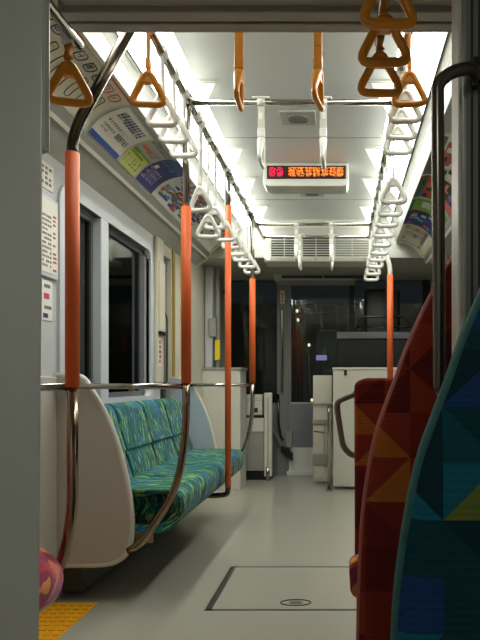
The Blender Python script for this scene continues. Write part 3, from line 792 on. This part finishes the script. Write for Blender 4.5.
# pink seat at bottom left
t = thing('priority_seat', 'pink and orange patterned rounded seat cushion at the lower left edge', 'seat', (-1.1, 1.7, 0))
ck = [( -1.31, .47), (-.97, .47), (-.898, .385), (-.93, .28), (-1.31, .30)]
b = MB(); profile_sweep(b, arcpts(ck, [.02, .08, .09, .07, .02]), 1.45, 1.86, 'pink_fabric', 12, 0, endround=.06); b.build('seat_cushion', t)
b = MB(); b.box(-1.30, -1.05, 1.5, 1.8, 0, .30, 'bench_frame', .01); b.build('pedestal', t)
b = MB(); profile_sweep(b, arcpts([(-1.31, .48), (-1.31, .95), (-1.24, .95), (-1.18, .48)], .03), 1.45, 1.86, 'pink_fabric', 8, 0, endround=.03); b.build('backrest', t)

# ---------------------------------------------------------------- transverse seats on the right
half = [(.291, 1.346), (.255, 1.295), (.22, 1.232), (.185, 1.161), (.149, 1.078), (.126, 1.012), (.102, .948), (.078, .877), (.057, .77), (.043, .652), (.036, .486), (.033, .30), (.033, .05)]
def arch_seat(y, dx, dz, fab, edge, label, th=.085, cl=.36):
    cx = .375
    pts = [(p[0]+dx, p[1]+dz) for p in half]
    full = [(cx+dx, 1.40+dz), (cx-.045+dx, 1.388+dz)]+pts+[(2*cx+dx*2-p[0]+0, p[1]) for p in pts[::-1]]+[(cx+.045+dx, 1.388+dz)]
    full = [(round(a, 5), round(c, 5)) for a, c in full]
    # smooth outline
    v = [Vector((p[0], p[1])) for p in full]; n = len(v); sm = []
    for i in range(n):
        a, p, q, r = v[i-1], v[i], v[(i+1) % n], v[(i+2) % n]
        for tt in (0, .34, .67):
            sm.append(.5*((2*p)+(-a+q)*tt+(2*a-5*p+4*q-r)*tt*tt+(-a+3*p-3*q+r)*tt**3) if 1 < i < n-2 and p.y > .70 else p+(q-p)*tt)
    sm = [(p.x, p.y) for p in sm]
    t = thing('passenger_seat', label, 'seat', (cx+dx, y, 0))
    b = MB(); bm = bmesh.new(); levels = [(0, .035), (.005, .018), (.014, .006), (.03, 0), (th-.03, 0), (th-.008, .008), (th, .026)]
    c0 = Vector((cx+dx, .85+dz)); rings = []; N = len(sm)
    for (dy, ins) in levels:
        row = []
        for i in range(N):
            a, p, q = Vector(sm[i-1]), Vector(sm[i]), Vector(sm[(i+1) % N]); d = (q-a).normalized(); nr = Vector((-d.y, d.x))
            if nr.dot(c0-p) < 0: nr = -nr
            row.append(bm.verts.new((p.x+nr.x*ins, y+dy, p.y+nr.y*ins)))
        rings.append(row)
    ie = b.mi(edge); iface = b.mi(fab)
    f = bm.faces.new(rings[0]); f.material_index = iface; f2 = bm.faces.new(rings[-1][::-1]); f2.material_index = iface
    for L in range(len(rings)-1):
        for i in range(N):
            f = bm.faces.new((rings[L][i], rings[L+1][i], rings[L+1][(i+1) % N], rings[L][(i+1) % N])); f.material_index = iface if L < 2 or L > 4 else ie; f.smooth = True
    bmesh.ops.recalc_face_normals(bm, faces=bm.faces[:])
    me = bpy.data.meshes.new('t'); bm.to_mesh(me); bm.free(); b.bm.from_mesh(me); bpy.data.meshes.remove(me)
    b.build('seat_back', t)
    b = MB(); b.box(.17+dx, .70+dx, y+th, y+th+cl, .46, .56, fab, .03, 4); b.build('seat_cushion', t)
    b = MB(); b.box(.25+dx, .62+dx, y+th+.02, y+th+cl-.02, 0, .47, 'bench_frame', .01); b.build('pedestal', t)
    return t
arch_seat(1.34, 0, 0, 'red_fabric', 'red_edge_lit', 'tall arched dark red seat back with orange triangles')
arch_seat(.85, .036, -.005, 'blue_fabric', 'blue_edge_lit', 'nearest arched dark teal seat back with blue and olive triangles', cl=.215)
t = thing('passenger_seat', 'lower square-shouldered red seat with a grey side handle', 'seat', (.36, 1.95, 0))
b = MB(); b.prism(arcpts([(.045, .36), (.043, 1.0), (.075, 1.017), (.67, 1.017), (.69, 1.0), (.69, .36)], [.02, .03, .02, .02, .03, .02]), 'y', 1.93, 2.02, 'red_fabric', .018, 4, True); b.build('seat_back', t)
b = MB(); profile_sweep(b, arcpts([(.028, .30), (.022, .42), (.66, .43), (.66, .30)], .035), 1.85, 1.93, 'pink_fabric', 4, 0, endround=.03); b.build('seat_cushion', t)
b = MB(); b.box(.2, .6, 1.95, 2.02, 0, .38, 'bench_frame', .01); b.build('pedestal', t)
b = MB(); s = 285.0
hp = [(357, 393), (338, 401), (337, 408), (343, 447), (351, 455), (358, 456)]
b.tube(fillet([((p[0]-342)/s, 2.0, 1-(p[1]-383)/s) for p in hp], .018, 5), .0105, 'grey_handle', 10, flat=1.4); b.build('side_handle', t)

# ---------------------------------------------------------------- near columns and vertical handle
t = thing('door_column', 'wide brushed metal column at the left edge of the picture', 'column', (-.7, 1.0, 0))
b = MB(); bm = bmesh.new()
def tapered(x0b, x1b, x0t, x1t, y0, y1, z0, z1, m, bev):
    bm = bmesh.new(); vs = [bm.verts.new(p) for p in ((x0b, y0, z0), (x1b, y0, z0), (x1b, y1, z0), (x0b, y1, z0), (x0t, y0, z1), (x1t, y0, z1), (x1t, y1, z1), (x0t, y1, z1))]
    for f in ((0, 1, 2, 3), (4, 5, 6, 7), (0, 1, 5, 4), (1, 2, 6, 5), (2, 3, 7, 6), (3, 0, 4, 7)): bm.faces.new([vs[i] for i in f])
    bmesh.ops.recalc_face_normals(bm, faces=bm.faces[:]); bmesh.ops.bevel(bm, geom=bm.edges[:], offset=bev, segments=4, affect='EDGES', profile=.5); b.merge(bm, m, True)
def leaning(xb, xt, y0, y1, z0, z1, back, m, bev):
    bm = bmesh.new(); vs = []
    for x, z in ((xb, z0), (xt, z1)):
        vs += [bm.verts.new(p) for p in ((-1.3, y0, z), (x, y0, z), (x-back, y1, z), (-1.3, y1, z))]
    for f in ((0, 1, 2, 3), (4, 5, 6, 7), (0, 1, 5, 4), (1, 2, 6, 5), (2, 3, 7, 6), (3, 0, 4, 7)): bm.faces.new([vs[i] for i in f])
    bmesh.ops.recalc_face_normals(bm, faces=bm.faces[:]); bmesh.ops.bevel(bm, geom=bm.edges[:], offset=bev, segments=3, affect='EDGES', profile=.5); b.merge(bm, m, True)
leaning(-.535, -.519, 1.0, 1.10, 0, 2.29, .085, 'column_metal', .004); b.build('post', t)
b = MB(); b.prism([(-.55, 1.002), (-.522, 1.002), (-.517, 1.007), (-.52, 1.014), (-.56, 1.04)], 'z', 1.41, 2.28, 'column_metal', .003); b.build('flange', t)
t = thing('door_column', 'metal column with a bright edge at the right of the picture', 'column', (.4, 1.2, 0))
b = MB(); b.box(.246, .9, 1.16, 1.26, 0, 2.29, 'steel_brushed', .006); b.build('post', t)
b = MB(); b.box(.240, .252, 1.175, 1.25, 0, 2.28, 'panel_edge', .003); b.build('edge_strip', t)
b = MB(); b.box(.262, .266, 1.156, 1.162, 0, 2.28, 'groove'); b.box(.277, .281, 1.156, 1.162, 0, 2.28, 'groove'); b.build('seam', t)
t = thing('door_handrail', 'vertical dark chrome handrail fixed to the right column', 'handrail', (.22, 1.12, 1.0))
MB().tube(fillet([(.275, 1.165, 1.622), (.255, 1.12, 1.620), (.215, 1.11, 1.607), (.186, 1.11, 1.585), (.190, 1.11, .99), (.200, 1.12, .975), (.258, 1.165, .975)], .018, 6), .0125, 'steel_rail', 16).build('bar', t)
MB().box(.262, .274, 1.14, 1.165, 1.595, 1.655, 'steel_dark', .004).build('mount', t)

# ---------------------------------------------------------------- floor details
t = thing('floor_hatch', 'rectangular inspection hatch with metal side strips set in the aisle floor', 'floor hatch', (-.25, 2.8, 0))
b = MB(); b.box(-.59, .15, 2.515, 3.09, 0, .0015, 'floor_vinyl'); b.build('cover', t)
b = MB(); b.box(-.605, -.598, 2.505, 3.10, 0, .003, 'hatch_metal'); b.box(-.593, -.575, 2.505, 3.10, 0, .003, 'hatch_metal'); b.box(-.598, -.593, 2.505, 3.10, 0, .002, 'groove')
b.box(-.605, .15, 2.505, 2.515, 0, .003, 'hatch_metal'); b.box(-.605, .15, 3.092, 3.10, 0, .003, 'hatch_metal'); b.box(.14, .155, 2.505, 3.10, 0, .003, 'hatch_metal'); b.build('frame', t)
b = MB(); cxh, cyh = -.21, 2.59
b.tube([(cxh+.068*math.cos(a*PI/16), cyh+.035*math.sin(a*PI/16), .0025) for a in range(32)], .003, 'groove', 6, closed=True)
b.prism([(cxh+.03*math.cos(a*PI/10), cyh+.016*math.sin(a*PI/10)) for a in range(20)], 'z', .0, .004, 'hatch_metal'); b.build('latch', t)
t = thing('tactile_mat', 'yellow tactile floor mat below the pink seat at lower left', 'mat', (-1.2, 2.1, 0))
b = MB(); b.box(-1.31, -1.11, 1.55, 2.59, 0, .003, 'mat_yellow'); b.build('base', t)
b = MB()
for i in range(5):
    for j in range(24):
        x = -1.30+i*.039; y = 1.57+j*.0425; b.box(x, x+.027, y, y+.022, .002, .007, 'mat_yellow')
st = b.build('raised_pattern', t); st['kind'] = 'stuff'

# ---------------------------------------------------------------- posters in the coves
def P3(sgn, y, t, off=.0015): p = arc(sgn, t, off); return (p.x, y, p.y)
def decal(b, sgn, y0, y1, t0, t1, m, off=.0015, n=None):
    n = n or max(1, int(abs(t1-t0)*12))
    for k in range(n):
        a, c = t0+(t1-t0)*k/n, t0+(t1-t0)*(k+1)/n
        f = b.quad([P3(sgn, y0, a, off), P3(sgn, y1, a, off), P3(sgn, y1, c, off), P3(sgn, y0, c, off)], m)
def lozenge(b, sgn, yc, t0, t1, w, m, off=.003, wd=.004):
    # rounded outline band running across the cove
    path = []
    n = 3 if t1-t0 > .25 else 1
    for k in range(n+1): path.append((yc-w/2, t0+(t1-t0)*k/n))
    for k in range(n+1): path.append((yc+w/2, t1-(t1-t0)*k/n))
    sc = w*.45/.28
    for (ta, s_) in ((t1, 1), (t0, -1)): pass
    pts = [P3(sgn, y, t, off) for y, t in path]
    b.tube(fillet(pts+[pts[0]], .02, 4), .0022, m, 5)
def glyphs(b, sgn, y0, y1, t0, t1, n, m, dens=.5, off=.003):
    # strokes laid out as characters too small to read
    w = (y1-y0)/n
    for i in range(n):
        a = y0+w*i
        for (u0, u1, v0, v1) in ((.08, .2, .1, .95), (.55, .68, .05, .9), (.08, .7, .1, .22), (.1, .7, .45, .58), (.05, .72, .8, .92), (.3, .42, .2, .85)):
            if random.random() < dens: decal(b, sgn, a+w*u0, a+w*u1, t0+(t1-t0)*v0, t0+(t1-t0)*v1, m, off, 1)
def poster(sgn, y0, y1, base, label, fn, group='curved advertisements in the left cove'):
    b = MB(); decal(b, sgn, y0, y1, .0, .97, base, .0015, 14); decal(b, sgn, y0, y1, .97, .0, base, .0005, 14)
    fn(b); o = b.build('advertising_poster'); tag(o, label, 'poster', group)
def p1(b):
    for k in range(12):
        y = 1.62+k*.082
        m = 'ink_navy' if k < 7 else 'ink_red' if k > 9 else 'ink_black'
        lozenge(b, -1, y, .24, .40, .052, m); glyphs(b, -1, y-.018, y+.018, .27, .37, 1, m, .5)
        lozenge(b, -1, y-.01, .46, .86, .036, 'ink_grey'); glyphs(b, -1, y-.02, y+.000, .5, .6, 1, 'ink_grey', .5)
    decal(b, -1, 1.45, 2.5, .10, .115, 'ink_grey', .003); decal(b, -1, 2.28, 2.58, .04, .12, 'ink_red', .003); decal(b, -1, 1.95, 2.10, .06, .14, 'ink_red', .003); decal(b, -1, 1.70, 1.85, .06, .15, 'ink_black', .003)
poster(-1, 1.30, 2.59, 'paper_cream', 'cream poster with rows of rounded outlines in the left cove, nearest', p1)
def p2(b):
    glyphs(b, -1, 2.655, 2.92, .30, .48, 10, 'ink_navy', .8); glyphs(b, -1, 2.655, 2.87, .56, .63, 9, 'ink_red', .6)
    glyphs(b, -1, 2.655, 2.78, .69, .74, 7, 'ink_navy', .7); glyphs(b, -1, 2.80, 2.93, .66, .78, 6, 'ink_black', .85); glyphs(b, -1, 2.655, 2.74, .77, .81, 8, 'ink_grey', .6)
    decal(b, -1, 2.625, 2.95, .90, .97, 'ink_blue', .003); decal(b, -1, 2.625, 2.95, .0, .22, 'paper_grey', .003); glyphs(b, -1, 2.66, 2.93, .08, .14, 12, 'ink_grey', .5, .0045)
poster(-1, 2.62, 2.96, 'paper', 'white poster with navy and red lettering and a blue lower edge', p2)
def p3(b):
    decal(b, -1, 2.97, 3.20, .58, .97, 'ink_lime', .003); decal(b, -1, 2.97, 3.20, .56, .62, 'ink_green', .0045)
    decal(b, -1, 2.98, 3.14, .64, .70, 'ink_green', .0045); glyphs(b, -1, 2.98, 3.18, .74, .92, 5, 'ink_green', .4, .0045)
    glyphs(b, -1, 2.98, 3.05, .54, .64, 3, 'ink_dgreen', .9, .006)
    decal(b, -1, 2.99, 3.10, .40, .47, 'ink_orange', .0045); glyphs(b, -1, 2.98, 3.20, .08, .30, 12, 'ink_dgreen', .6, .0045); glyphs(b, -1, 3.08, 3.2, .34, .50, 5, 'ink_grey', .6, .0045)
poster(-1, 2.965, 3.22, 'paper_grey', 'lime green and grey poster beyond the white one', p3)
def p4(b):
    glyphs(b, -1, 3.24, 3.42, .55, .90, 7, 'ink_paleviolet', .75); glyphs(b, -1, 3.24, 3.47, .12, .40, 10, 'ink_sky', .4)
    decal(b, -1, 3.25, 3.29, .47, .57, 'paper', .0045)
poster(-1, 3.225, 3.49, 'ink_indigo', 'violet blue poster with pale lines beyond the lime one', p4)
def p5(b):
    cols = ['ink_black', 'ink_red', 'ink_blue', 'ink_grey', 'ink_orange', 'ink_sky']
    for i in range(190):
        y = random.uniform(3.50, 4.30); tt = random.uniform(.05, .88); decal(b, -1, y, y+random.uniform(.03, .12), tt, tt+random.uniform(.02, .07), cols[i % 6], .003+.0004*(i % 4), 1)
    glyphs(b, -1, 4.42, 4.98, .1, .9, 6, 'ink_grey', .3)
poster(-1, 3.495, 5.03, 'paper', 'white poster with scattered coloured headlines at the far end of the left cove', p5)
GR = 'curved advertisements in the right cove'
def q1(b):
    decal(b, 1, 2.9, 3.42, .0, .30, 'ink_grey', .003); decal(b, 1, 2.95, 3.25, .34, .66, 'ink_red', .004); glyphs(b, 1, 2.9, 3.42, .74, .92, 7, 'ink_black', .8)
    for i in range(12):
        y = random.uniform(3.0, 3.35); tt = random.uniform(.3, .6); decal(b, 1, y, y+.06, tt, tt+.08, ['ink_orange', 'ink_black', 'ink_dgreen', 'paper'][i % 4], .0055+.0004*(i % 4), 1)
poster(1, 2.86, 3.44, 'paper', 'white poster with black characters and a red block, right cove', q1, GR)
def q2(b):
    decal(b, 1, 3.46, 3.86, .0, .25, 'ink_dgreen', .003); decal(b, 1, 3.46, 3.7, .3, .97, 'ink_black', .003)
    for i in range(20):
        y = random.uniform(3.47, 3.75); tt = random.uniform(.1, .85); decal(b, 1, y, y+.08, tt, tt+.08, ['ink_red', 'ink_violet', 'ink_orange', 'ink_black'][i % 4], .0045+.0004*(i % 4), 1)
    decal(b, 1, 3.82, 3.86, .0, .97, 'paper_grey', .007)
poster(1, 3.45, 3.87, 'ink_red', 'dark red poster with mixed pictures, right cove', q2, GR)
def q3(b):
    decal(b, 1, 3.92, 4.04, .35, .55, 'paper_grey', .003); decal(b, 1, 3.94, 4.05, .7, .85, 'paper_grey', .003); decal(b, 1, 3.885, 4.11, .0, .12, 'ink_dgreen', .003)
poster(1, 3.88, 4.12, 'ink_green', 'bright green poster with pale blocks, right cove', q3, GR)
def q4(b):
    for i in range(24):
        y = random.uniform(4.14, 4.42); tt = random.uniform(.05, .85); decal(b, 1, y, y+.05, tt, tt+.12, ['ink_sky', 'ink_navy', 'ink_blue', 'ink_red', 'paper_grey'][i % 5], .003+.0004*(i % 4), 1)
poster(1, 4.13, 4.49, 'ink_navy', 'dark blue poster with light streaks, right cove', q4, GR)
def q5(b):
    glyphs(b, 1, 4.52, 5.0, .12, .88, 9, 'ink_grey', .35); glyphs(b, 1, 4.52, 4.62, .1, .9, 2, 'ink_red', .4)
poster(1, 4.50, 5.03, 'paper_cream', 'cream poster with fine grey print at the far end of the right cove', q5, GR)
# dark slot under the posters at the cove lip end
pl = bpy.data.lights.new('outdoor_fill', 'POINT'); pl.energy = 45; pl.shadow_soft_size = .2; pl.color = (1, .95, .82); lo = bpy.data.objects.new('outdoor_fill', pl); COL.objects.link(lo); lo.location = (1.2, 9.6, 3.4)  # unseen point light added to brighten the wall beyond the door glass
# ---------------------------------------------------------------- camera, world, view
for o in list(bpy.data.objects):
    if '_o' in o: del o['_o']
w = bpy.data.worlds.new('night'); S.world = w; w.use_nodes = True
w.node_tree.nodes['Background'].inputs[0].default_value = (.012, .014, .016, 1); w.node_tree.nodes['Background'].inputs[1].default_value = 1
cam = bpy.data.cameras.new('camera'); co = bpy.data.objects.new('camera', cam); COL.objects.link(co); S.camera = co
co.location = (0, 0, 1.0); co.rotation_euler = (PI/2, 0, 0)
cam.sensor_fit = 'AUTO'; cam.sensor_width = 36; cam.lens = 570/640*36
cam.shift_x = -102/640; cam.shift_y = 63/640; cam.clip_start = .05
S.view_settings.view_transform = 'Standard'; S.view_settings.look = 'None'; S.view_settings.gamma = 1; S.view_settings.use_curve_mapping = False
S.view_settings.exposure = .98
S.cycles.max_bounces = 10; S.cycles.diffuse_bounces = 5; S.cycles.transparent_max_bounces = 10
